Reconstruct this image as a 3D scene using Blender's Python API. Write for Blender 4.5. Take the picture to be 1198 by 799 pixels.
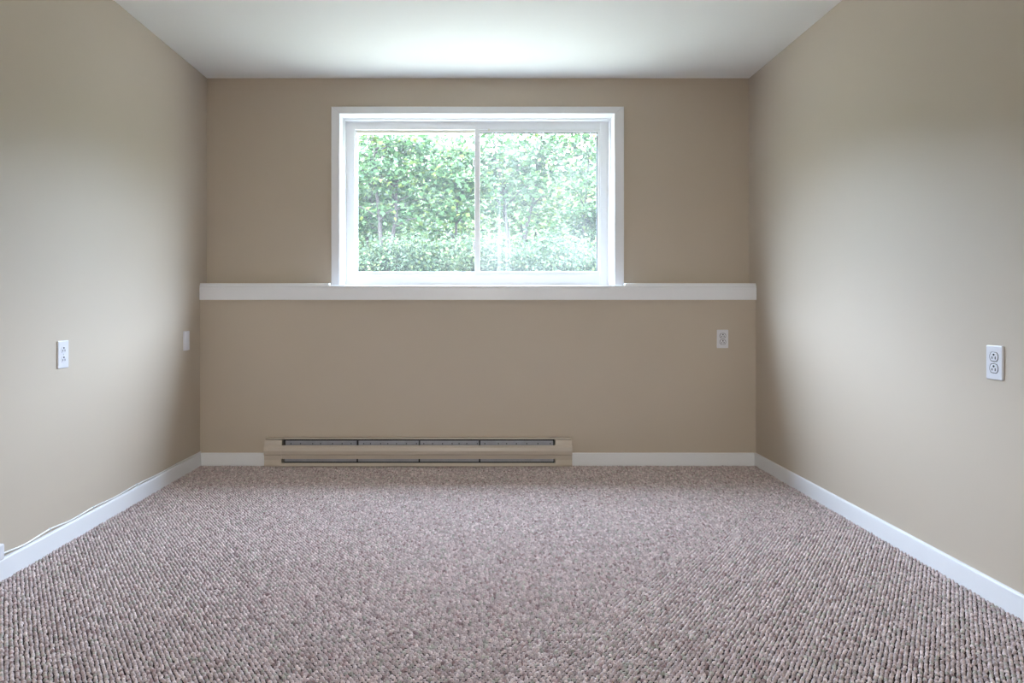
import bpy, bmesh, math, random
import numpy as np
from mathutils import Vector, Matrix

# ------------------------------------------------------------------ scene, camera, light
scene = bpy.context.scene
for o in list(bpy.data.objects):
    bpy.data.objects.remove(o)
col = scene.collection
random.seed(7)
rng = np.random.default_rng(11)

FPX = 780.0                    # focal length in pixels of a 1198 x 799 frame
VX, VY = 559.2, 357.2          # vanishing point of the room's length
EYE = 0.990                    # lens height above the carpet
cam_d = bpy.data.cameras.new('camera')
cam_d.sensor_fit = 'HORIZONTAL'
cam_d.sensor_width = 36.0
cam_d.lens = FPX / 1198.0 * 36.0
cam_d.shift_x = (599.0 - VX) / 1198.0
cam_d.shift_y = -(399.5 - VY) / 1198.0
cam_d.clip_start = 0.02
cam_d.clip_end = 300
cam = bpy.data.objects.new('camera', cam_d)
col.objects.link(cam)
cam.location = (0, 0, EYE)
cam.rotation_euler = (math.radians(90), 0, 0)
scene.camera = cam

SKY = 80.0                     # zenith radiance of a standard overcast sky, (1 + 2 sin(elevation)) / 3
world = bpy.data.worlds.new('overcast_sky')
scene.world = world
world.use_nodes = True
wt = world.node_tree
bg = wt.nodes['Background']
bg.inputs['Color'].default_value = (0.655, 0.795, 1.0, 1)
w_tc = wt.nodes.new('ShaderNodeTexCoord')
w_sep = wt.nodes.new('ShaderNodeSeparateXYZ')
w_map = wt.nodes.new('ShaderNodeMapRange')
w_map.inputs['To Min'].default_value = SKY / 3.0
w_map.inputs['To Max'].default_value = SKY
wt.links.new(w_tc.outputs['Generated'], w_sep.inputs[0])
wt.links.new(w_sep.outputs['Z'], w_map.inputs['Value'])
wt.links.new(w_map.outputs[0], bg.inputs['Strength'])

sun_d = bpy.data.lights.new('sun', 'SUN')
sun_d.energy = 40.0
sun_d.angle = math.radians(6)
sun_d.color = (1.0, 0.95, 0.84)
sun = bpy.data.objects.new('sun', sun_d)
col.objects.link(sun)
sun.location = (-6, -3, 14)
sun.rotation_euler = Vector((0.62, 0.22, -0.95)).to_track_quat('-Z', 'Y').to_euler()

# portal in the window opening: only guides the sampling of the sky
por_d = bpy.data.lights.new('window_portal', 'AREA')
por_d.shape = 'RECTANGLE'
por_d.size = 1.62
por_d.size_y = 0.95
por_d.cycles.is_portal = True
por = bpy.data.objects.new('window_portal', por_d)
col.objects.link(por)
por.location = (0, 4.50, 1.68)
por.rotation_euler = (math.radians(-90), 0, 0)

por2 = bpy.data.objects.new('fill_window_portal', por_d.copy())  # guides sky sampling through the added fill-light window
col.objects.link(por2)
por2.data.size, por2.data.size_y = 1.6, 1.26
por2.location = (0, -4.33, 1.51)
por2.rotation_euler = (math.radians(90), 0, 0)

vs = scene.view_settings
vs.view_transform = 'Standard'
vs.look = 'None'
vs.exposure = 0.28
vs.gamma = 1.0
vs.use_curve_mapping = False
scene.cycles.max_bounces = 12
scene.cycles.diffuse_bounces = 8
scene.cycles.transparent_max_bounces = 16
scene.cycles.sample_clamp_indirect = 6.0

# ------------------------------------------------------------------ room measures
D1 = 4.149          # lower back wall
D2 = 4.253          # upper back wall, set back behind the ledge
D3 = 4.405          # face of the window frame
DO = 4.56           # outer face of the house wall
XL, XR = -1.729, 1.729
YR = -4.2           # far wall behind the camera, with an added fill-light window
ZC = 2.438
ZLEDGE = 1.1156
GZ = 1.00           # ground outside


def px(x, D):
    return (x - VX) * D / FPX


def pz(y, D):
    return EYE + (VY - y) * D / FPX


# ------------------------------------------------------------------ helpers
def tag(o, label=None, cat=None, group=None, kind=None):
    if label: o['label'] = label
    if cat: o['category'] = cat
    if group: o['group'] = group
    if kind: o['kind'] = kind
    return o


def link(name, me, mat, parent=None, smooth=False):
    me.name = name
    o = bpy.data.objects.new(name, me)
    col.objects.link(o)
    if mat is not None:
        me.materials.append(mat)
    if parent is not None:
        o.parent = parent
    if smooth:
        me.shade_smooth()
    return o


def empty(name, loc, rot=(0, 0, 0)):
    o = bpy.data.objects.new(name, None)
    col.objects.link(o)
    o.location = loc
    o.rotation_euler = rot
    o.empty_display_size = 0.05
    return o


def bm_box(bm, x0, x1, y0, y1, z0, z1):
    v = [bm.verts.new(p) for p in ((x0, y0, z0), (x1, y0, z0), (x1, y1, z0), (x0, y1, z0),
                                   (x0, y0, z1), (x1, y0, z1), (x1, y1, z1), (x0, y1, z1))]
    for f in ((0, 3, 2, 1), (4, 5, 6, 7), (0, 1, 5, 4), (1, 2, 6, 5), (2, 3, 7, 6), (3, 0, 4, 7)):
        bm.faces.new([v[i] for i in f])


def boxes(name, lst, mat, parent=None, bevel=0.0, seg=2, off=(0, 0, 0)):
    bm = bmesh.new()
    ox, oy, oz = off
    for b in lst:
        bm_box(bm, b[0] - ox, b[1] - ox, b[2] - oy, b[3] - oy, b[4] - oz, b[5] - oz)
    if bevel > 0:
        bmesh.ops.bevel(bm, geom=bm.edges[:], offset=bevel, segments=seg, profile=0.5, affect='EDGES')
    me = bpy.data.meshes.new(name)
    bm.to_mesh(me)
    bm.free()
    return link(name, me, mat, parent)


def extrude_x(name, prof, x0, x1, mat, parent=None, bevel=0.0):
    """closed profile [(y, z)...] swept along x"""
    bm = bmesh.new()
    a = [bm.verts.new((x0, y, z)) for y, z in prof]
    b = [bm.verts.new((x1, y, z)) for y, z in prof]
    n = len(prof)
    bm.faces.new(a)
    bm.faces.new(b[::-1])
    for i in range(n):
        j = (i + 1) % n
        bm.faces.new((a[j], a[i], b[i], b[j]))
    bmesh.ops.recalc_face_normals(bm, faces=bm.faces[:])
    if bevel:
        bmesh.ops.bevel(bm, geom=bm.edges[:], offset=bevel, segments=2, profile=0.5, affect='EDGES')
    me = bpy.data.meshes.new(name)
    bm.to_mesh(me)
    bm.free()
    return link(name, me, mat, parent)


def prism(name, outline, y0, y1, mat, parent=None, bevel=0.0):
    """outline [(x, z)...] given thickness along y"""
    bm = bmesh.new()
    a = [bm.verts.new((x, y0, z)) for x, z in outline]
    b = [bm.verts.new((x, y1, z)) for x, z in outline]
    n = len(outline)
    bm.faces.new(a)
    bm.faces.new(b[::-1])
    for i in range(n):
        j = (i + 1) % n
        bm.faces.new((a[j], a[i], b[i], b[j]))
    bmesh.ops.recalc_face_normals(bm, faces=bm.faces[:])
    if bevel:
        front = [e for e in bm.edges if all(abs(v.co.y - y0) < 1e-7 for v in e.verts)]
        bmesh.ops.bevel(bm, geom=front, offset=bevel, segments=2, profile=0.5, affect='EDGES')
    me = bpy.data.meshes.new(name)
    bm.to_mesh(me)
    bm.free()
    return link(name, me, mat, parent)


def tube_mesh(path, radii, sides=8):
    verts, faces = [], []
    P = [Vector(p) for p in path]
    for i, p in enumerate(P):
        t = (P[min(i + 1, len(P) - 1)] - P[max(i - 1, 0)]).normalized()
        u = t.cross(Vector((0.3, 0.1, 1)) if abs(t.z) < 0.9 else Vector((1, 0.2, 0))).normalized()
        w = t.cross(u).normalized()
        r = radii[i] if hasattr(radii, '__len__') else radii
        for k in range(sides):
            a = 2 * math.pi * k / sides
            verts.append(p + u * math.cos(a) * r + w * math.sin(a) * r)
    n = len(P)
    for i in range(n - 1):
        for k in range(sides):
            k2 = (k + 1) % sides
            faces.append((i * sides + k, i * sides + k2, (i + 1) * sides + k2, (i + 1) * sides + k))
    faces.append(tuple(range(sides))[::-1])
    faces.append(tuple((n - 1) * sides + k for k in range(sides)))
    return verts, faces


def mesh_from(name, verts, faces):
    me = bpy.data.meshes.new(name)
    me.from_pydata([tuple(v) for v in verts], [], faces)
    me.update()
    return me


# ------------------------------------------------------------------ materials
def mat(name, color, rough=0.5, spec=0.5, metal=0.0, bump=0.0, bump_scale=200.0, var=0.0, var_scale=3.0):
    m = bpy.data.materials.new(name)
    m.use_nodes = True
    nt = m.node_tree
    b = nt.nodes['Principled BSDF']
    b.inputs['Base Color'].default_value = (*color, 1)
    b.inputs['Roughness'].default_value = rough
    b.inputs['Metallic'].default_value = metal
    b.inputs['Specular IOR Level'].default_value = spec
    tc = nt.nodes.new('ShaderNodeTexCoord')
    if var > 0:
        n = nt.nodes.new('ShaderNodeTexNoise')
        n.inputs['Scale'].default_value = var_scale
        n.inputs['Detail'].default_value = 4
        nt.links.new(tc.outputs['Object'], n.inputs['Vector'])
        mx = nt.nodes.new('ShaderNodeMix')
        mx.data_type = 'RGBA'
        mx.inputs[6].default_value = (*[c * (1 - var) for c in color], 1)
        mx.inputs[7].default_value = (*[min(1, c * (1 + var)) for c in color], 1)
        nt.links.new(n.outputs['Fac'], mx.inputs[0])
        nt.links.new(mx.outputs[2], b.inputs['Base Color'])
    if bump > 0:
        n2 = nt.nodes.new('ShaderNodeTexNoise')
        n2.inputs['Scale'].default_value = bump_scale
        n2.inputs['Detail'].default_value = 2
        nt.links.new(tc.outputs['Object'], n2.inputs['Vector'])
        bp = nt.nodes.new('ShaderNodeBump')
        bp.inputs['Strength'].default_value = bump
        bp.inputs['Distance'].default_value = 0.002
        nt.links.new(n2.outputs['Fac'], bp.inputs['Height'])
        nt.links.new(bp.outputs['Normal'], b.inputs['Normal'])
    return m


M = {}
M['wall'] = mat('beige_wall_paint', (0.485, 0.412, 0.335), 0.55, 0.3, bump=0.06, bump_scale=260, var=0.02)
M['ceiling'] = mat('white_ceiling_paint', (0.87, 0.865, 0.85), 0.8, 0.2, bump=0.12, bump_scale=160, var=0.015)
M['trim'] = mat('white_trim_paint', (0.77, 0.77, 0.80), 0.35, 0.5, bump=0.05, bump_scale=60, var=0.02)
M['vinyl'] = mat('white_window_vinyl', (0.82, 0.82, 0.83), 0.3, 0.5, var=0.02, var_scale=8)
M['bead'] = mat('yellowed_glazing_bead', (0.72, 0.69, 0.58), 0.5, 0.4, var=0.12, var_scale=40)
M['gasket'] = mat('dark_gasket', (0.06, 0.065, 0.07), 0.7)
M['latch'] = mat('latch_plastic', (0.74, 0.75, 0.76), 0.4)
M['plate'] = mat('white_plastic', (0.66, 0.65, 0.69), 0.3, 0.5, var=0.02, var_scale=20)
M['slot'] = mat('dark_slot', (0.02, 0.02, 0.02), 0.8)
M['screw'] = mat('painted_screw', (0.6, 0.6, 0.6), 0.35, metal=0.4)
M['heater'] = mat('beige_heater_enamel', (0.50, 0.43, 0.365), 0.38, 0.5, var=0.03, var_scale=8)
M['fin'] = mat('grey_heater_metal', (0.29, 0.29, 0.32), 0.45, 0.5, metal=0.5, var=0.2, var_scale=30)
M['dark'] = mat('heater_inside', (0.015, 0.015, 0.018), 0.8)
M['cable'] = mat('white_cable', (0.80, 0.80, 0.80), 0.4)
M['clip'] = mat('cable_clip', (0.62, 0.63, 0.67), 0.4)
M['backing'] = mat('carpet_backing', (0.06, 0.045, 0.042), 0.95, 0.1, bump=0.4, bump_scale=300, var=0.25, var_scale=250)
M['bark'] = mat('grey_brown_bark', (0.035, 0.028, 0.026), 0.9, 0.1, bump=0.5, bump_scale=40, var=0.3, var_scale=20)
M['soil'] = mat('pale_dry_grass_ground', (0.115, 0.11, 0.085), 0.95, 0.1, bump=0.5, bump_scale=60, var=0.3, var_scale=6)
M['siding'] = mat('outside_house_wall', (0.6, 0.58, 0.54), 0.8, 0.2)


def attr_mat(name, rough, translucent=0.0, spec=0.2, grain=0.0):
    m = bpy.data.materials.new(name)
    m.use_nodes = True
    nt = m.node_tree
    b = nt.nodes['Principled BSDF']
    b.inputs['Roughness'].default_value = rough
    b.inputs['Specular IOR Level'].default_value = spec
    a = nt.nodes.new('ShaderNodeAttribute')
    a.attribute_name = 'tint'
    nt.links.new(a.outputs['Color'], b.inputs['Base Color'])
    if grain > 0:
        tc = nt.nodes.new('ShaderNodeTexCoord')
        nz = nt.nodes.new('ShaderNodeTexNoise')
        nz.inputs['Scale'].default_value = 260
        nz.inputs['Detail'].default_value = 1
        nt.links.new(tc.outputs['Object'], nz.inputs['Vector'])
        mr = nt.nodes.new('ShaderNodeMapRange')
        mr.inputs['From Min'].default_value = 0.3
        mr.inputs['From Max'].default_value = 0.7
        mr.inputs['To Min'].default_value = 1 - grain
        mr.inputs['To Max'].default_value = 1 + grain
        nt.links.new(nz.outputs['Fac'], mr.inputs['Value'])
        vm = nt.nodes.new('ShaderNodeVectorMath')
        vm.operation = 'SCALE'
        nt.links.new(a.outputs['Color'], vm.inputs[0])
        nt.links.new(mr.outputs[0], vm.inputs['Scale'])
        nt.links.new(vm.outputs[0], b.inputs['Base Color'])
    if translucent > 0:
        t = nt.nodes.new('ShaderNodeBsdfTranslucent')
        nt.links.new(a.outputs['Color'], t.inputs['Color'])
        mx = nt.nodes.new('ShaderNodeMixShader')
        mx.inputs[0].default_value = translucent
        nt.links.new(b.outputs[0], mx.inputs[1])
        nt.links.new(t.outputs[0], mx.inputs[2])
        nt.links.new(mx.outputs[0], nt.nodes['Material Output'].inputs['Surface'])
    return m


M['loops'] = attr_mat('berber_carpet_yarn', 0.95, 0, 0.05, 0.22)
M['leaf'] = attr_mat('fresh_green_leaf', 0.5, 0.4, 0.06)


def glass_mat(name, film, streaks, tint=(0.97, 0.985, 0.98)):
    """thin pane: clear transmission, a little mirror gloss and a scattering film (dirt on the hazy pane, washed-out daylight veil on the clear one)"""
    m = bpy.data.materials.new(name)
    m.use_nodes = True
    nt = m.node_tree
    N, L = nt.nodes, nt.links
    N.remove(N['Principled BSDF'])
    tr = N.new('ShaderNodeBsdfTransparent')
    tr.inputs['Color'].default_value = (*tint, 1)
    gl = N.new('ShaderNodeBsdfGlossy')
    gl.inputs['Roughness'].default_value = 0.02
    fr = N.new('ShaderNodeFresnel')
    fr.inputs['IOR'].default_value = 1.45
    m1 = N.new('ShaderNodeMixShader')
    fm = N.new('ShaderNodeMath')
    fm.operation = 'MULTIPLY'
    fm.inputs[1].default_value = 0.04      # gloss cut so the added rear window barely reflects
    L.new(fr.outputs[0], fm.inputs[0])
    L.new(fm.outputs[0], m1.inputs[0])
    L.new(tr.outputs[0], m1.inputs[1])
    L.new(gl.outputs[0], m1.inputs[2])
    last = m1
    if film > 0:
        tc = N.new('ShaderNodeTexCoord')
        n = N.new('ShaderNodeTexNoise')
        n.inputs['Scale'].default_value = 3.0
        n.inputs['Detail'].default_value = 5
        L.new(tc.outputs['Object'], n.inputs['Vector'])
        mp = N.new('ShaderNodeMapRange')
        mp.inputs['From Min'].default_value = 0.3
        mp.inputs['From Max'].default_value = 0.7
        mp.inputs['To Min'].default_value = film * 0.75
        mp.inputs['To Max'].default_value = film * 1.3
        L.new(n.outputs['Fac'], mp.inputs['Value'])
        fac = mp.outputs[0]
        if streaks:
            mapn = N.new('ShaderNodeMapping')
            mapn.inputs['Scale'].default_value = (62, 1, 1.6)
            L.new(tc.outputs['Object'], mapn.inputs['Vector'])
            n2 = N.new('ShaderNodeTexNoise')
            n2.inputs['Scale'].default_value = 1.0
            n2.inputs['Detail'].default_value = 2
            L.new(mapn.outputs[0], n2.inputs['Vector'])
            r2 = N.new('ShaderNodeMapRange')
            r2.inputs['From Min'].default_value = 0.56
            r2.inputs['From Max'].default_value = 0.64
            r2.inputs['To Min'].default_value = 0.0
            r2.inputs['To Max'].default_value = film * 1.1
            L.new(n2.outputs['Fac'], r2.inputs['Value'])
            # dried water runs only low down beside the meeting stile
            sp = N.new('ShaderNodeSeparateXYZ')
            L.new(tc.outputs['Object'], sp.inputs[0])
            mk = r2.outputs[0]
            for ax, lo, hi in (('X', 0.26, 0.18), ('X', 0.03, 0.07), ('Z', 0.72, 0.5)):
                mr = N.new('ShaderNodeMapRange')
                mr.inputs['From Min'].default_value = lo
                mr.inputs['From Max'].default_value = hi
                L.new(sp.outputs[ax], mr.inputs['Value'])
                ml = N.new('ShaderNodeMath')
                ml.operation = 'MULTIPLY'
                L.new(mk, ml.inputs[0])
                L.new(mr.outputs[0], ml.inputs[1])
                mk = ml.outputs[0]
            ad = N.new('ShaderNodeMath')
            ad.operation = 'ADD'
            L.new(mp.outputs[0], ad.inputs[0])
            L.new(mk, ad.inputs[1])
            fac = ad.outputs[0]
        tl = N.new('ShaderNodeBsdfTranslucent')
        tl.inputs['Color'].default_value = (0.95, 0.95, 0.92, 1)
        m2 = N.new('ShaderNodeMixShader')
        L.new(fac, m2.inputs[0])
        L.new(m1.outputs[0], m2.inputs[1])
        L.new(tl.outputs[0], m2.inputs[2])
        last = m2
    L.new(last.outputs[0], N['Material Output'].inputs['Surface'])
    return m


M['clear'] = glass_mat('veiled_clear_glass', 0.0060, False)  # film imitates the washed-out veil of bright daylight over the leaves
M['tinted'] = glass_mat('warm_fill_glass', 0.0, False, (0.95, 0.86, 0.73))  # warms the light from the added window behind the viewer
M['hazy'] = glass_mat('hazy_dirty_glass', 0.0115, True)

# ------------------------------------------------------------------ the room shell
T = 0.14
floor = boxes('floor', [(XL - T, XR + T, YR - T, DO, -0.12, -0.009)], M['backing'])
tag(floor, 'wall-to-wall berber carpet floor in speckled grey and mauve brown', kind='structure')
ceil_o = boxes('ceiling', [(XL - T, XR + T, YR - T, DO, ZC, ZC + 0.25)], M['ceiling'])
tag(ceil_o, 'plain white painted ceiling', kind='structure')
tag(boxes('wall_left', [(XL - T, XL, YR, DO, -0.011, ZC)], M['wall']), 'beige painted wall on the left', kind='structure')
tag(boxes('wall_right', [(XR, XR + T, YR, DO, -0.011, ZC)], M['wall']), 'beige painted wall on the right', kind='structure')
RW = (-0.80, 0.80, 0.88, 2.14)      # unseen window, added behind the viewer to supply fill light
tag(boxes('wall_rear', [(XL - T, RW[0], YR - T, YR, -0.011, ZC), (RW[1], XR + T, YR - T, YR, -0.011, ZC),
                        (RW[0], RW[1], YR - T, YR, -0.011, RW[2]), (RW[0], RW[1], YR - T, YR, RW[3], ZC)], M['wall']), 'beige painted wall behind the viewer', kind='structure')

# window opening measures
WX0, WX1 = -0.879, 0.867
WZ1 = 2.209
J = 0.018
tag(boxes('wall_back', [(XL, WX0 - J, D2, DO, 1.09, ZC), (WX1 + J, XR, D2, DO, 1.09, ZC),
                        (WX0 - J, WX1 + J, D2, DO, WZ1 + J, ZC)], M['wall']),
    'beige upper wall around the window, set back behind the ledge', kind='structure')
tag(boxes('wall_back_lower', [(XL, XR, D1, DO, -0.011, 1.09)], M['wall']),
    'beige lower wall below the white ledge', kind='structure')

# carpet loops, near part of the floor that the photo shows
def carpet():
    pxx, pyy = 0.0148, 0.0104
    y0, y1 = 1.05, D1 - 0.013
    nx = int((XR - XL) / pxx)
    ny = int((y1 - y0) / pyy)
    ix, iy = np.meshgrid(np.arange(nx), np.arange(ny))
    ix, iy = ix.ravel(), iy.ravel()
    cx = XL + 0.0095 + (ix + 0.5 * (iy % 2)) * pxx + rng.normal(0, 0.0012, ix.size)
    cy = y0 + (iy + 0.5) * pyy + rng.normal(0, 0.0012, ix.size)
    keep = cx < XR - 0.008
    cx, cy, iy2, ix2 = cx[keep], cy[keep], iy[keep], ix[keep]
    n = cx.size
    ang = rng.normal(0, 0.3, n)
    rx = 0.0062 * rng.uniform(0.85, 1.15, n)
    ry = 0.0051 * rng.uniform(0.85, 1.15, n)
    h = 0.0090 * rng.uniform(0.75, 1.2, n)
    S = 6
    a = np.arange(S) * 2 * math.pi / S
    tv = [(math.cos(t), math.sin(t), 0.0) for t in a] + [(0.74 * math.cos(t), 0.74 * math.sin(t), 0.72) for t in a] + [(0, 0, 1.0)]
    tv = np.array(tv)
    x = tv[None, :, 0] * rx[:, None]
    y = tv[None, :, 1] * ry[:, None]
    c, s = np.cos(ang)[:, None], np.sin(ang)[:, None]
    V = np.empty((n, 13, 3), dtype=np.float32)
    V[:, :, 0] = x * c - y * s + cx[:, None]
    V[:, :, 1] = x * s + y * c + cy[:, None]
    V[:, :, 2] = tv[None, :, 2] * h[:, None] - 0.0095
    quads = [(k, (k + 1) % S, S + (k + 1) % S, S + k) for k in range(S)]
    tris = [(S + k, S + (k + 1) % S, 2 * S) for k in range(S)]
    loop_t = np.array([i for q in quads for i in q] + [i for t in tris for i in t], dtype=np.int32)
    tot_t = np.array([4] * S + [3] * S, dtype=np.int32)
    LI = (loop_t[None, :] + (np.arange(n) * 13)[:, None]).ravel().astype(np.int32)
    LT = np.tile(tot_t, n)
    LS = np.concatenate([[0], np.cumsum(LT)[:-1]]).astype(np.int32)
    me = bpy.data.meshes.new('carpet_loops')
    me.vertices.add(n * 13)
    me.vertices.foreach_set('co', V.ravel())
    me.loops.add(LI.size)
    me.loops.foreach_set('vertex_index', LI)
    me.polygons.add(LT.size)
    me.polygons.foreach_set('loop_start', LS)
    me.update(calc_edges=True)
    me.validate()
    pal = np.array([(0.53, 0.445, 0.44), (0.48, 0.395, 0.39), (0.60, 0.525, 0.52), (0.36, 0.265, 0.265),
                    (0.27, 0.20, 0.195), (0.44, 0.42, 0.38)])
    pick = rng.choice(len(pal), n, p=[0.38, 0.27, 0.19, 0.06, 0.0, 0.10])
    C = 1.08 * pal[pick] * rng.uniform(0.74, 1.22, (n, 1))
    C4 = np.ones((n, 13, 4), dtype=np.float32)
    C4[:, :, :3] = C[:, None, :]
    at = me.attributes.new('tint', 'FLOAT_COLOR', 'POINT')
    at.data.foreach_set('color', C4.ravel())
    o = link('carpet_loops', me, M['loops'], floor, smooth=True)
    o['kind'] = 'stuff'
    return o


carpet()

# baseboards (height 0.073 over the carpet, softly rounded top)
BH, BT = 0.0735, 0.012
bprof = [(0, -0.011), (-BT, -0.011), (-BT, BH - 0.006), (-BT + 0.002, BH - 0.0015), (-BT + 0.005, BH), (0, BH)]
hx0, hx1 = px(308.3, 4.08), px(669.6, 4.08)


def baseboard_y(name, side, label):
    xw = XL if side < 0 else XR
    bm = bmesh.new()
    prof = [(xw + side * p[0], p[1]) for p in bprof]
    a = [bm.verts.new((x, YR, z)) for x, z in prof]
    b = [bm.verts.new((x, D1, z)) for x, z in prof]
    n = len(prof)
    bm.faces.new(a)
    bm.faces.new(b[::-1])
    for i in range(n):
        j = (i + 1) % n
        bm.faces.new((a[j], a[i], b[i], b[j]))
    bmesh.ops.recalc_face_normals(bm, faces=bm.faces[:])
    me = bpy.data.meshes.new(name)
    bm.to_mesh(me)
    bm.free()
    return tag(link(name, me, M['trim']), label, kind='structure')


baseboard_y('baseboard_left', -1, 'white painted baseboard along the left wall')
baseboard_y('baseboard_right', 1, 'white painted baseboard along the right wall')
bp2 = [(D1 + y, z) for y, z in bprof]
tag(extrude_x('baseboard_back_left', bp2, XL + BT, hx0, M['trim']), 'short white baseboard left of the heater', kind='structure')
tag(extrude_x('baseboard_back_right', bp2, hx1, XR - BT, M['trim']), 'white baseboard right of the heater', kind='structure')

# ledge trim: cap board, apron with eased top edge, and the cap strips beside the window
t1 = empty('trim_1', (0, D1, ZLEDGE))
tag(t1, 'white painted ledge board running across the back wall under the window', kind='structure')
zb = pz(350.8, D1 - 0.016) - ZLEDGE
lx0, lx1 = XL + 0.002, XR - 0.002
extrude_x('apron', [(0, zb), (-0.016, zb), (-0.016, -0.019), (-0.0125, -0.0175), (-0.011, -0.0165), (0, -0.0165)], lx0, lx1, M['trim'], t1)
extrude_x('ledge_board', [(-0.014, -0.0165), (-0.014, -0.006), (-0.008, 0.0), (D2 - D1, 0.0), (D2 - D1, -0.0165)], lx0, lx1, M['trim'], t1)
cs = [(-0.008, 0.0), (-0.007, 0.009), (-0.004, 0.0115), (0.03, 0.0115), (0.03, 0.0)]
extrude_x('cap_strip', cs, lx0, px(385.3, D1), M['trim'], t1)
extrude_x('cap_strip', cs, px(731, D1), lx1, M['trim'], t1)

# ------------------------------------------------------------------ the window
w = empty('window_1', (0, D2, ZLEDGE))
tag(w, 'white vinyl sliding window with wide white casing above the ledge', kind='structure')
off = (0, D2, ZLEDGE)
CX0, CX1, CZ = -0.9329, 0.9285, 2.2538
ct = 0.016


def mitred(name, outline):
    o = prism(name, [(x, z - ZLEDGE) for x, z in outline], -ct, 0.0, M['trim'], w, bevel=0.003)
    return o


mitred('casing', [(CX0, ZLEDGE), (WX0, ZLEDGE), (WX0, WZ1), (CX0, CZ)])
mitred('casing', [(WX1, ZLEDGE), (CX1, ZLEDGE), (CX1, CZ), (WX1, WZ1)])
mitred('casing', [(CX0, CZ), (WX0, WZ1), (WX1, WZ1), (CX1, CZ)])
# jamb lining with a stop strip
boxes('jamb', [(WX0 - J, WX0, D2, D3 + 0.06, ZLEDGE, WZ1 + J)], M['trim'], w, off=off)
boxes('jamb', [(WX1, WX1 + J, D2, D3 + 0.06, ZLEDGE, WZ1 + J)], M['trim'], w, off=off)
boxes('jamb', [(WX0, WX1, D2, D3 + 0.06, WZ1, WZ1 + J)], M['trim'], w, off=off)
boxes('jamb_stop', [(WX0, WX0 + 0.007, D3 - 0.055, D3, ZLEDGE, WZ1)], M['trim'], w, 0.0015, off=off)
boxes('jamb_stop', [(WX1 - 0.007, WX1, D3 - 0.055, D3, ZLEDGE, WZ1)], M['trim'], w, 0.0015, off=off)
boxes('jamb_stop', [(WX0 + 0.007, WX1 - 0.007, D3 - 0.055, D3, WZ1 - 0.007, WZ1)], M['trim'], w, 0.0015, off=off)
boxes('sill', [(WX0, WX1, D2, D3 + 0.06, ZLEDGE - 0.02, ZLEDGE + 0.004)], M['trim'], w, off=off)
# vinyl main frame
FX0, FX1 = px(415.2, D3), px(702, D3)
FZ0, FZ1 = pz(321.5, D3), pz(151.5, D3)
FB = D3 + 0.10
boxes('frame', [(WX0, FX0, D3, FB, ZLEDGE + 0.004, WZ1)], M['vinyl'], w, 0.002, off=off)
boxes('frame', [(FX1, WX1, D3, FB, ZLEDGE + 0.004, WZ1)], M['vinyl'], w, 0.002, off=off)
boxes('frame', [(FX0, FX1, D3, FB, FZ1, WZ1)], M['vinyl'], w, 0.002, off=off)
boxes('frame', [(FX0, FX1, D3, FB, ZLEDGE + 0.004, FZ0)], M['vinyl'], w, 0.002, off=off)
# left light: narrow glazing bead, clear pane
DL = D3 + 0.055
LX0, LX1 = px(418.6, DL), px(557, DL)
LZ0, LZ1 = pz(318, DL), pz(156.8, DL)
b0 = D3 + 0.025
boxes('glazing_bead', [(FX0, LX0, b0, DL + 0.012, FZ0, FZ1)], M['vinyl'], w, 0.001, off=off)
boxes('glazing_bead', [(LX0, LX1, b0, DL + 0.012, LZ1, FZ1)], M['bead'], w, 0.001, off=off)
boxes('glazing_bead', [(LX0, LX1, b0, DL + 0.012, FZ0, LZ0)], M['vinyl'], w, 0.001, off=off)
p = boxes('pane', [(LX0, LX1, DL, DL + 0.003, LZ0, LZ1)], M['clear'], w, off=off)
p['label'] = 'clear left glass pane'
# right sash, in front
s0, s1 = D3 + 0.008, D3 + 0.034
SX0, SX1 = px(555.3, s0), px(561.6, s0)
RX1 = px(699.3, s0)
RZ0, RZ1 = pz(317.3, s0), pz(154.8, s0)
boxes('sash_stile', [(SX0, SX1, s0 - 0.004, s1, FZ0, FZ1)], M['vinyl'], w, 0.002, off=off)
boxes('sash_stile', [(RX1, FX1, s0, s1, FZ0, FZ1)], M['vinyl'], w, 0.001, off=off)
boxes('sash_rail', [(SX1, RX1, s0, s1, RZ1, FZ1)], M['vinyl'], w, 0.001, off=off)
boxes('sash_rail', [(SX1, RX1, s0, s1, FZ0, RZ0)], M['vinyl'], w, 0.001, off=off)
boxes('gasket', [(RX1 - 0.006, RX1, s0 + 0.008, s1 - 0.004, RZ0, RZ1), (SX1, RX1 - 0.006, s0 + 0.008, s1 - 0.004, RZ1 - 0.004, RZ1)],
      M['gasket'], w, off=off)
p = boxes('pane', [(SX1, RX1, s0 + 0.014, s0 + 0.017, RZ0, RZ1)], M['hazy'], w, off=off)
p['label'] = 'hazy, streaked right glass pane'
for yy in (190, 288):
    z = pz(yy, s0)
    boxes('finger_pull', [(SX0 - 0.011, SX0, s0 + 0.002, s0 + 0.016, z - 0.024, z + 0.024)], M['latch'], w, 0.004, off=off)
boxes('frame_screw', [(px(571, D3), px(573, D3), D3 - 0.001, D3 + 0.004, pz(153, D3), pz(151, D3) + 0.001)], M['bead'], w, off=off)

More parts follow.
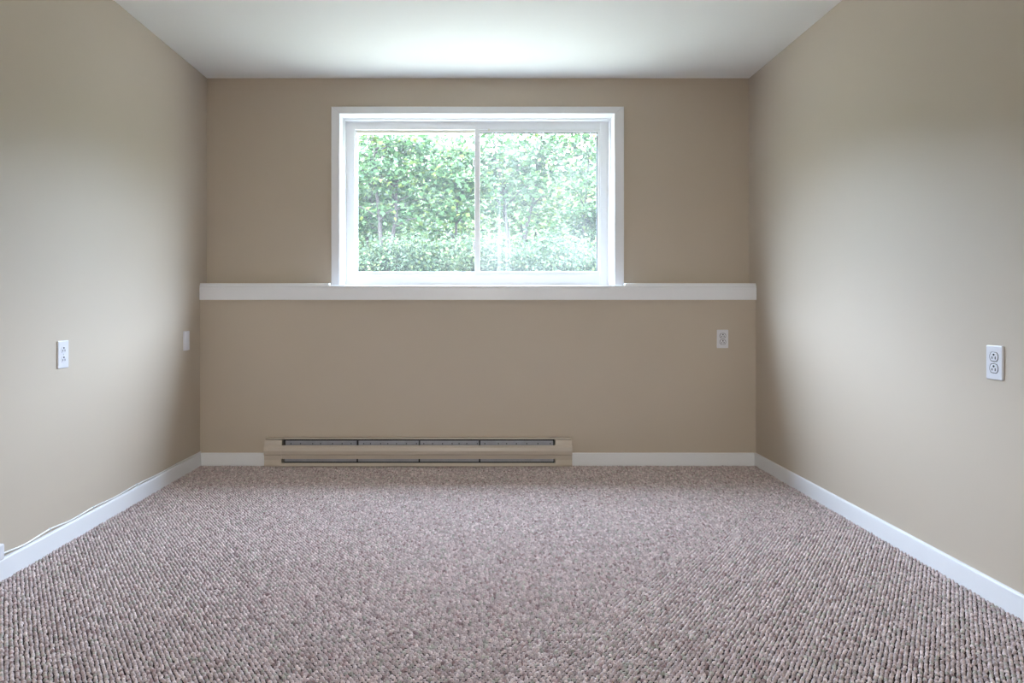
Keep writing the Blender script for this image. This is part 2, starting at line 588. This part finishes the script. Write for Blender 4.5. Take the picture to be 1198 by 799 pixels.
# window added in the wall behind the viewer to supply fill light
w2 = empty('fill_window', (0, YR, RW[2]))
tag(w2, 'added white framed fill-light window in the wall behind the viewer', kind='structure')
o2 = (0, YR, RW[2])
ya, yb = YR - 0.10, YR - 0.04
for b in ((RW[0], RW[0] + 0.05, ya, yb, RW[2], RW[3]), (RW[1] - 0.05, RW[1], ya, yb, RW[2], RW[3]),
          (RW[0] + 0.05, RW[1] - 0.05, ya, yb, RW[3] - 0.05, RW[3]), (RW[0] + 0.05, RW[1] - 0.05, ya, yb, RW[2], RW[2] + 0.05)):
    boxes('frame', [b], M['vinyl'], w2, 0.002, off=o2)
boxes('mullion', [(-0.02, 0.02, ya, yb, RW[2] + 0.05, RW[3] - 0.05)], M['vinyl'], w2, 0.002, off=o2)
boxes('pane', [(RW[0] + 0.05, -0.02, YR - 0.072, YR - 0.069, RW[2] + 0.05, RW[3] - 0.05)], M['tinted'], w2, off=o2)
boxes('pane', [(0.02, RW[1] - 0.05, YR - 0.072, YR - 0.069, RW[2] + 0.05, RW[3] - 0.05)], M['tinted'], w2, off=o2)

# ------------------------------------------------------------------ baseboard heater
HZ = -0.004
h = empty('baseboard_heater', ((hx0 + hx1) / 2, D1, 0))
tag(h, 'long beige electric baseboard heater on the floor under the window', 'heater')
hw = (hx1 - hx0) / 2


def hl(pxx):
    return px(pxx, 4.08) - (hx0 + hx1) / 2


def hz(pyy, D=4.08):
    return pz(pyy, D)


capw0, capw1 = hl(328.6), hl(650.0)
boxes('back_plate', [(-hw + 0.004, hw - 0.004, -0.004, -0.0005, 0.004, hz(513, 4.12))], M['dark'], h)
zt = hz(512.6, 4.105)
extrude_x('top_cover', [(-0.001, zt), (-0.001, zt - 0.003), (-0.041, zt - 0.004), (-0.043, zt - 0.0065), (-0.046, zt - 0.0065), (-0.045, zt - 0.001)],
          -hw, hw, M['heater'], h)
z1, z2, z3, z4, z5, z6 = hz(521.7), hz(524), hz(531.8), hz(533), hz(537.6), hz(542)
extrude_x('front_panel', [(-0.050, z1 - 0.004), (-0.049, z1), (-0.054, z1 + 0.001), (-0.063, z2), (-0.066, (z2 + z3) / 2), (-0.064, z3),
                          (-0.057, z4), (-0.054, z5), (-0.051, z5), (-0.054, z4 + 0.002), (-0.061, z3 + 0.002), (-0.062, (z2 + z3) / 2), (-0.060, z2 - 0.002)],
          capw0, capw1, M['heater'], h)
extrude_x('bottom_lip', [(-0.004, 0.001), (-0.060, 0.001), (-0.063, 0.006), (-0.061, z6), (-0.058, z6), (-0.057, 0.008), (-0.004, 0.005)],
          capw0, capw1, M['heater'], h)
ztop = zt - 0.0105
capprof = [(-0.005, ztop), (-0.047, ztop), (-0.052, z1 + 0.004), (-0.064, z2 + 0.002), (-0.0675, (z2 + z3) / 2), (-0.0655, z3 - 0.001),
           (-0.0585, z4 - 0.001), (-0.0565, z5 - 0.006), (-0.0600, 0.012), (-0.058, 0.001), (-0.005, 0.001)]
extrude_x('end_cap', capprof, -hw, capw0, M['heater'], h)
extrude_x('end_cap', capprof, capw1, hw, M['heater'], h)
# perforated element shields behind the upper slot
segs = [(332.0, 416.3), (418.2, 489.2), (491.0, 560.3), (562.0, 648.0)]
zf0, zf1 = hz(525, 4.105), hz(516.0, 4.105)
for a, b in segs:
    xa, xb = hl(a), hl(b)
    zc = zf0 + (zf1 - zf0) * 0.62
    hs = 0.0034
    lst = [(xa, xb, -0.034, -0.032, zf0, zc - hs), (xa, xb, -0.034, -0.032, zc + hs, zf1)]
    nh = 7
    prev = xa
    for k in range(nh):
        c = xa + (xb - xa) * (k + 0.6) / nh + random.uniform(-0.012, 0.012)
        lst.append((prev, c - hs, -0.034, -0.032, zc - hs, zc + hs))
        prev = c + hs
    lst.append((prev, xb, -0.034, -0.032, zc - hs, zc + hs))
    boxes('element_shield', lst, M['fin'], h)
    boxes('divider', [(xb + 0.0015, xb + 0.004, -0.046, -0.006, z5, zf1)], M['dark'], h)
    boxes('lower_reflector', [(xa, xb, -0.050, -0.046, hz(541.0), hz(538.6) + 0.004)], M['fin'], h)

# ------------------------------------------------------------------ outlets and wall plates
def rounded_rect(wd, ht, r, n=4):
    pts = []
    for cx_, cz_, a0 in ((wd / 2 - r, ht / 2 - r, 0), (-wd / 2 + r, ht / 2 - r, 90), (-wd / 2 + r, -ht / 2 + r, 180), (wd / 2 - r, -ht / 2 + r, 270)):
        for k in range(n + 1):
            a = math.radians(a0 + 90 * k / n)
            pts.append((cx_ + r * math.cos(a), cz_ + r * math.sin(a)))
    return pts


def circle(r, n=12, cx_=0, cz_=0):
    return [(cx_ + r * math.cos(2 * math.pi * k / n), cz_ + r * math.sin(2 * math.pi * k / n)) for k in range(n)]


def outlet(loc, rotz, label, proud=0.003, groove=True):
    t = empty('wall_outlet', loc, (0, 0, rotz))
    tag(t, label, 'outlet')
    prism('cover_plate', rounded_rect(0.070, 0.114, 0.004), -0.006, 0.0, M['plate'], t, bevel=0.0025)
    for s in (1, -1):
        zc = s * 0.0195
        # receptacle face: circle with flat top and bottom
        pts = []
        for k in range(28):
            a = 2 * math.pi * k / 28
            pts.append((0.0172 * math.cos(a), zc + max(-0.0140, min(0.0140, 0.0172 * math.sin(a)))))
        clean = [p_ for i, p_ in enumerate(pts) if (Vector(p_) - Vector(pts[i - 1])).length > 1e-6]
        if groove:
            big = [(x * 1.14, zc + (z - zc) * 1.14) for x, z in clean]
            prism('receptacle_gap', big, -0.0064, -0.005, M['slot'], t)
        r = prism('receptacle', clean, -0.006 - proud, -0.004, M['plate'], t, bevel=0.0012)
        yf = -0.006 - proud
        g = [(x, z + zc + 0.0072) for x, z in circle(0.0040)]
        prism('ground_hole', g, yf - 0.0004, yf + 0.002, M['slot'], r)
        for xs, hh in ((-0.0066, 0.0040), (0.0066, 0.0048)):
            prism('slot', [(xs - 0.0019, zc - 0.0035 - hh), (xs + 0.0019, zc - 0.0035 - hh), (xs + 0.0019, zc - 0.0035 + hh), (xs - 0.0019, zc - 0.0035 + hh)],
                  yf - 0.0004, yf + 0.002, M['slot'], r)
    prism('screw', circle(0.0030), -0.0072, -0.005, M['screw'], t)
    return t


def dist_side(x, xw):
    return FPX * xw / (x - VX)


outlet((px(845.2, D1), D1, pz(396.4, D1)), 0, 'white duplex outlet on the back wall, below the right end of the ledge')
dR = dist_side(1165.0, XR)
outlet((XR, dR, pz(424.2, dR)), math.radians(-90), 'white duplex outlet on the right wall near the picture edge', 0.0012)
dL = dist_side(72.8, XL)
outlet((XL, dL, pz(414.6, dL)), math.radians(90), 'white outlet plate on the left wall, the nearer of two plates', 0.0012, groove=False)
dB = dist_side(217.2, XL)
bpl = empty('blank_wall_plate', (XL, dB, pz(398.6, dB)), (0, 0, math.radians(90)))
tag(bpl, 'blank white wall plate on the left wall close to the dark corner', 'wall plate')
prism('cover_plate', rounded_rect(0.070, 0.114, 0.004), -0.009, 0.0, M['plate'], bpl, bevel=0.003)
for s in (1, -1):
    prism('screw', circle(0.003, cz_=s * 0.042), -0.0098, -0.008, M['screw'], bpl)

# small jack box on the baseboard at the left picture edge
jk = empty('cable_jack_box', (XL, 2.375, 0.104), (0, 0, math.radians(90)))
tag(jk, 'small white jack box on the left wall just above the baseboard', 'jack box')
prism('box_body', rounded_rect(0.062, 0.058, 0.008), -0.022, 0.0, M['plate'], jk, bevel=0.005)
boxes('jack_port', [(-0.033, -0.029, -0.016, -0.006, -0.008, 0.006)], M['slot'], jk)

# white cable clipped along the top of the left baseboard
def cable_y(x):
    return dist_side(x, XL)


ctrl = [(-34, 17.0), (0, 16.0), (28, 8.0), (57, 15.5), (82, 7.5), (108, 12.5), (133, 7.0), (159, 12.0), (182, 7.5), (205, 9.5), (232.8, 7.0)]
yy = [cable_y(c[0]) for c in ctrl]
zz = [BH + c[1] / 1000.0 - 0.001 for c in ctrl]
ys = np.linspace(yy[0], D1 - 0.004, 120)


def smooth_interp(t):
    for i in range(len(yy) - 1):
        if t <= yy[i + 1] or i == len(yy) - 2:
            u = (t - yy[i]) / (yy[i + 1] - yy[i])
            u = max(0, min(1, u))
            u = u * u * (3 - 2 * u)
            return zz[i] * (1 - u) + zz[i + 1] * u


cb = empty('wall_cable', (XL, yy[3], BH))
tag(cb, 'thin white cable clipped in waves along the top of the left baseboard', 'cable')
path = [(0.0042, y - yy[3], smooth_interp(y) - BH) for y in ys]
v, f = tube_mesh(path, 0.0032, 8)
link('cord', mesh_from('cord', v, f), M['cable'], cb, smooth=True)
for cxp in (57, 108, 159, 205):
    y = cable_y(cxp)
    z = smooth_interp(y) - BH
    boxes('cable_clip', [(0.0, 0.0085, y - yy[3] - 0.004, y - yy[3] + 0.004, z - 0.0045, z + 0.0048)], M['clip'], cb, 0.0012)

# ------------------------------------------------------------------ outdoors
tag(boxes('ground_rear', [(-30, 30, -34, YR - T, 0.0, 0.3)], M['soil']), 'pale grassy ground behind the house', kind='structure')
tag(boxes('ground', [(-30, 30, DO, 45, GZ - 0.3, GZ)], M['soil']), 'pale grassy ground outside the window', kind='structure')


# added bank, shaped to block low sky light, rising all round behind the trees
def bank():
    nr, na = 26, 120
    V, F = [], []
    for i in range(nr):
        r = 17.0 + 22.0 * i / (nr - 1)
        u = i / (nr - 1)
        for k in range(na):
            a = math.radians(-4 + 188 * k / (na - 1))
            hgt = 7.5 * (1 - math.cos(math.pi * min(1, u * 1.15))) / 2
            hgt += 0.5 * u * (math.sin(a * 9 + u * 3) + 0.6 * math.sin(a * 23 + 1.3)) + random.uniform(-0.12, 0.12) * (i > 0)
            V.append((r * math.cos(a), DO + r * math.sin(a), GZ + hgt - (0.02 if i == 0 else 0)))
    for i in range(nr - 1):
        for k in range(na - 1):
            F.append((i * na + k, (i + 1) * na + k, (i + 1) * na + k + 1, i * na + k + 1))
    o = link('sky_block_bank', mesh_from('sky_block_bank', V, F), M['bank'], smooth=True)
    tag(o, 'added green bank that blocks the low sky, rising behind the trees', kind='structure')


M['bank'] = mat('dark_green_bank', (0.022, 0.032, 0.016), 1.0, 0.0, bump=0.6, bump_scale=8, var=0.6, var_scale=2.5)
bank()

LEAF = np.array([(0, 0, 0), (0.30, 0.22, 0.05), (0.52, 0.55, 0.02), (0.24, 0.62, 0.06), (0, 1.0, -0.04),
                 (-0.24, 0.62, 0.06), (-0.52, 0.55, 0.02), (-0.30, 0.22, 0.05)])
LFACE = np.array([(0, 1, 3), (1, 2, 3), (0, 3, 4), (0, 4, 5), (0, 5, 7), (5, 6, 7)])


def leaves_mesh(name, C, size, up, palette, weights, bright, narrow=1.0):
    """C: leaf positions (n,3); each leaf a folded, lobed blade with a random turn"""
    n = len(C)
    nrm = rng.normal(0, 1, (n, 3))
    nrm[:, 2] = np.abs(nrm[:, 2]) * up + 0.25
    nrm[:, 1] -= 0.35
    nrm /= np.linalg.norm(nrm, axis=1)[:, None]
    d = rng.normal(0, 1, (n, 3))
    d[:, 2] -= 0.5
    d -= nrm * np.sum(d * nrm, axis=1)[:, None]
    d /= np.linalg.norm(d, axis=1)[:, None] + 1e-9
    s = np.cross(d, nrm)
    sz = size * rng.uniform(0.6, 1.3, n)
    L = LEAF * np.array([narrow, 1, 1])
    V = (C[:, None, :] + (s[:, None, :] * L[None, :, 0:1] + d[:, None, :] * L[None, :, 1:2] + nrm[:, None, :] * L[None, :, 2:3]) * sz[:, None, None])
    F = (LFACE[None] + (np.arange(n) * len(L))[:, None, None]).reshape(-1, 3)
    me = bpy.data.meshes.new(name)
    nv = n * len(L)
    me.vertices.add(nv)
    me.vertices.foreach_set('co', V.astype(np.float32).ravel())
    me.loops.add(F.size)
    me.loops.foreach_set('vertex_index', F.astype(np.int32).ravel())
    me.polygons.add(len(F))
    me.polygons.foreach_set('loop_start', (np.arange(len(F)) * 3).astype(np.int32))
    me.update(calc_edges=True)
    pal = np.array(palette)
    pick = rng.choice(len(pal), n, p=weights)
    c = pal[pick] * rng.uniform(0.82, 1.2, (n, 1)) * bright * 0.145
    C4 = np.ones((n, len(L), 4), dtype=np.float32)
    C4[:, :, :3] = np.clip(c, 0, 0.9)[:, None, :]
    at = me.attributes.new('tint', 'FLOAT_COLOR', 'POINT')
    at.data.foreach_set('color', C4.ravel())
    return me


PAL = [(0.165, 0.34, 0.125), (0.235, 0.44, 0.17), (0.40, 0.55, 0.13), (0.125, 0.25, 0.125), (0.31, 0.47, 0.25)]
PW = [0.30, 0.30, 0.14, 0.14, 0.12]
PALU = [(0.15, 0.25, 0.13), (0.22, 0.32, 0.19), (0.13, 0.20, 0.13), (0.33, 0.43, 0.17)]
PWU = [0.34, 0.30, 0.2, 0.16]


def tree(loc, height, spread, stems, n, size, label, cat='tree', name='leafy_tree', crown0=0.25, pal=PAL, pw=PW,
         lean=0.06, trunk_r=0.035, up=2.2, bright=1.0, group=None, pad=(0.26, 0.22, 0.06), narrow=1.0):
    t = empty(name, (loc[0], loc[1], GZ))
    tag(t, label, cat, group)
    tips = []
    for sI in range(stems):
        a = 2 * math.pi * sI / max(1, stems) + random.uniform(0, 1)
        lx = lean * math.cos(a) * height * (1.6 if stems > 1 else 1)
        ly = lean * math.sin(a) * height * 0.7
        hgt = height * random.uniform(0.78, 0.92)
        pts, rad = [], []
        K = 7
        for k in range(K):
            u = k / (K - 1)
            pts.append((0.03 * math.cos(a) + lx * u ** 1.2 + random.uniform(-0.03, 0.03) * (u > 0), 0.03 * math.sin(a) + ly * u + random.uniform(-0.02, 0.02) * (u > 0), hgt * u))
            rad.append(trunk_r * (1 - 0.8 * u))
        tv, tf = tube_mesh(pts, rad, 7)
        tk = link('trunk', mesh_from('trunk', tv, tf), M['bark'], t, smooth=True)
        nb = 11
        for k in range(nb):
            u = random.uniform(crown0 * 0.8, 0.95)
            i = min(K - 2, int(u * (K - 1)))
            q = u * (K - 1) - i
            base = Vector(pts[i]).lerp(Vector(pts[i + 1]), q)
            aa = random.uniform(0, 2 * math.pi)
            ln = spread * random.uniform(0.5, 1.0) * (1.1 - 0.5 * u)
            end = base + Vector((math.cos(aa) * ln, math.sin(aa) * ln * 0.8, ln * random.uniform(0.2, 0.7)))
            midp = base.lerp(end, 0.5) + Vector((0, 0, 0.05))
            bv, bf = tube_mesh([base, midp, end], [trunk_r * 0.4, trunk_r * 0.27, trunk_r * 0.12], 5)
            link('branch', mesh_from('branch', bv, bf), M['bark'], tk, smooth=True)
            tips += [base.lerp(end, 0.45), base.lerp(end, 0.75), end]
        tips.append(Vector(pts[-1]))
    tips = np.array([tuple(x) for x in tips])
    extra = int(len(tips) * 0.6)
    e = rng.normal(0, 1, (extra, 3))
    e /= np.linalg.norm(e, axis=1)[:, None]
    e *= rng.uniform(0.4, 1.0, (extra, 1)) ** 0.5
    e = e * np.array([spread, spread * 0.8, height * (1 - crown0) * 0.5]) + np.array([0, 0, height * (crown0 + (1 - crown0) * 0.5)])
    centres = np.concatenate([tips, e])
    idx = rng.integers(0, len(centres), n)
    C = centres[idx] + rng.normal(0, 1, (n, 3)) * np.array(pad) * (spread / 0.9) ** 0.5
    C[:, 2] = np.maximum(C[:, 2], 0.04)
    o = link('foliage', leaves_mesh('foliage', C, size, up, pal, pw, bright * rng.lognormal(0, 0.28, len(centres))[idx][:, None], narrow), M['leaf'], t)
    o['kind'] = 'stuff'
    return t


def at(pxx, Y):
    return (px(pxx, Y), Y)


# saplings in front
tree(at(452, 10.6), 3.1, 0.85, 2, 3000, 0.085, 'young leafy tree with dark twin stems, left of centre in the clear pane', crown0=0.55, lean=0.05, trunk_r=0.05)
tree(at(424, 11.4), 3.1, 0.75, 1, 2700, 0.085, 'slim leafy tree at the left edge of the clear pane', crown0=0.50)
tree(at(530, 11.0), 3.1, 0.8, 1, 3100, 0.08, 'bright leafy tree beside the middle window stile', crown0=0.50, bright=1.15)
tree(at(603, 11.2), 3.2, 0.95, 2, 3000, 0.085, 'small tree with a forked trunk seen through the hazy pane', crown0=0.58, lean=0.09, trunk_r=0.05)
tree(at(676, 10.8), 3.1, 0.85, 1, 3600, 0.08, 'dense leafy tree near the right edge of the hazy pane', crown0=0.25)
# sides (seen when the viewer steps aside)
tree(at(352, 11.8), 3.3, 0.9, 2, 2000, 0.12, 'leafy tree standing beyond the left window casing', crown0=0.3)
tree(at(766, 11.8), 3.3, 0.9, 2, 2000, 0.12, 'leafy tree standing beyond the right window casing', crown0=0.3)
# taller trees behind
bk = [(395, 16.2, 'tall pale tree at the back, behind the left edge of the clear pane'),
      (470, 17.0, 'tall pale tree at the back, behind the twin-stemmed tree'),
      (545, 16.4, 'tall pale tree at the back, behind the middle stile'),
      (620, 17.2, 'tall pale tree at the back, behind the forked tree'),
      (700, 16.5, 'tall pale tree at the back, behind the right edge of the hazy pane')]
PALB = [(0.34, 0.50, 0.19), (0.44, 0.58, 0.21), (0.25, 0.42, 0.20), (0.50, 0.60, 0.25)]
for q, Y, lab in bk:
    tree(at(q, Y), 4.5, 1.5, 2, 5200, 0.125, lab, crown0=0.05, trunk_r=0.05, bright=1.15, pal=PALB, pw=[0.3, 0.25, 0.3, 0.15],
         pad=(0.4, 0.3, 0.13), group='tall trees at the back')
# undergrowth
us = [(408, 9.7, 'low bluish bush in the lower left corner of the clear pane'),
      (455, 9.5, 'low bluish bush below the twin-stemmed tree'),
      (505, 9.8, 'low bush low in the middle of the clear pane'),
      (548, 9.4, 'light green bush right beside the middle window stile'),
      (600, 9.7, 'feathery bush below the forked tree'),
      (650, 9.6, 'low bluish bush right of the feathery bush'),
      (700, 9.8, 'low bush in the lower right corner of the hazy pane')]
for q, Y, lab in us:
    tree(at(q, Y), random.uniform(0.72, 0.98), 0.55, 3, 4200, 0.065, lab, 'bush', 'bush', crown0=0.05, pal=PALU, pw=PWU, lean=0.12,
         trunk_r=0.012, group='undergrowth outside the window', up=1.0, pad=(0.17, 0.15, 0.09), narrow=0.5)
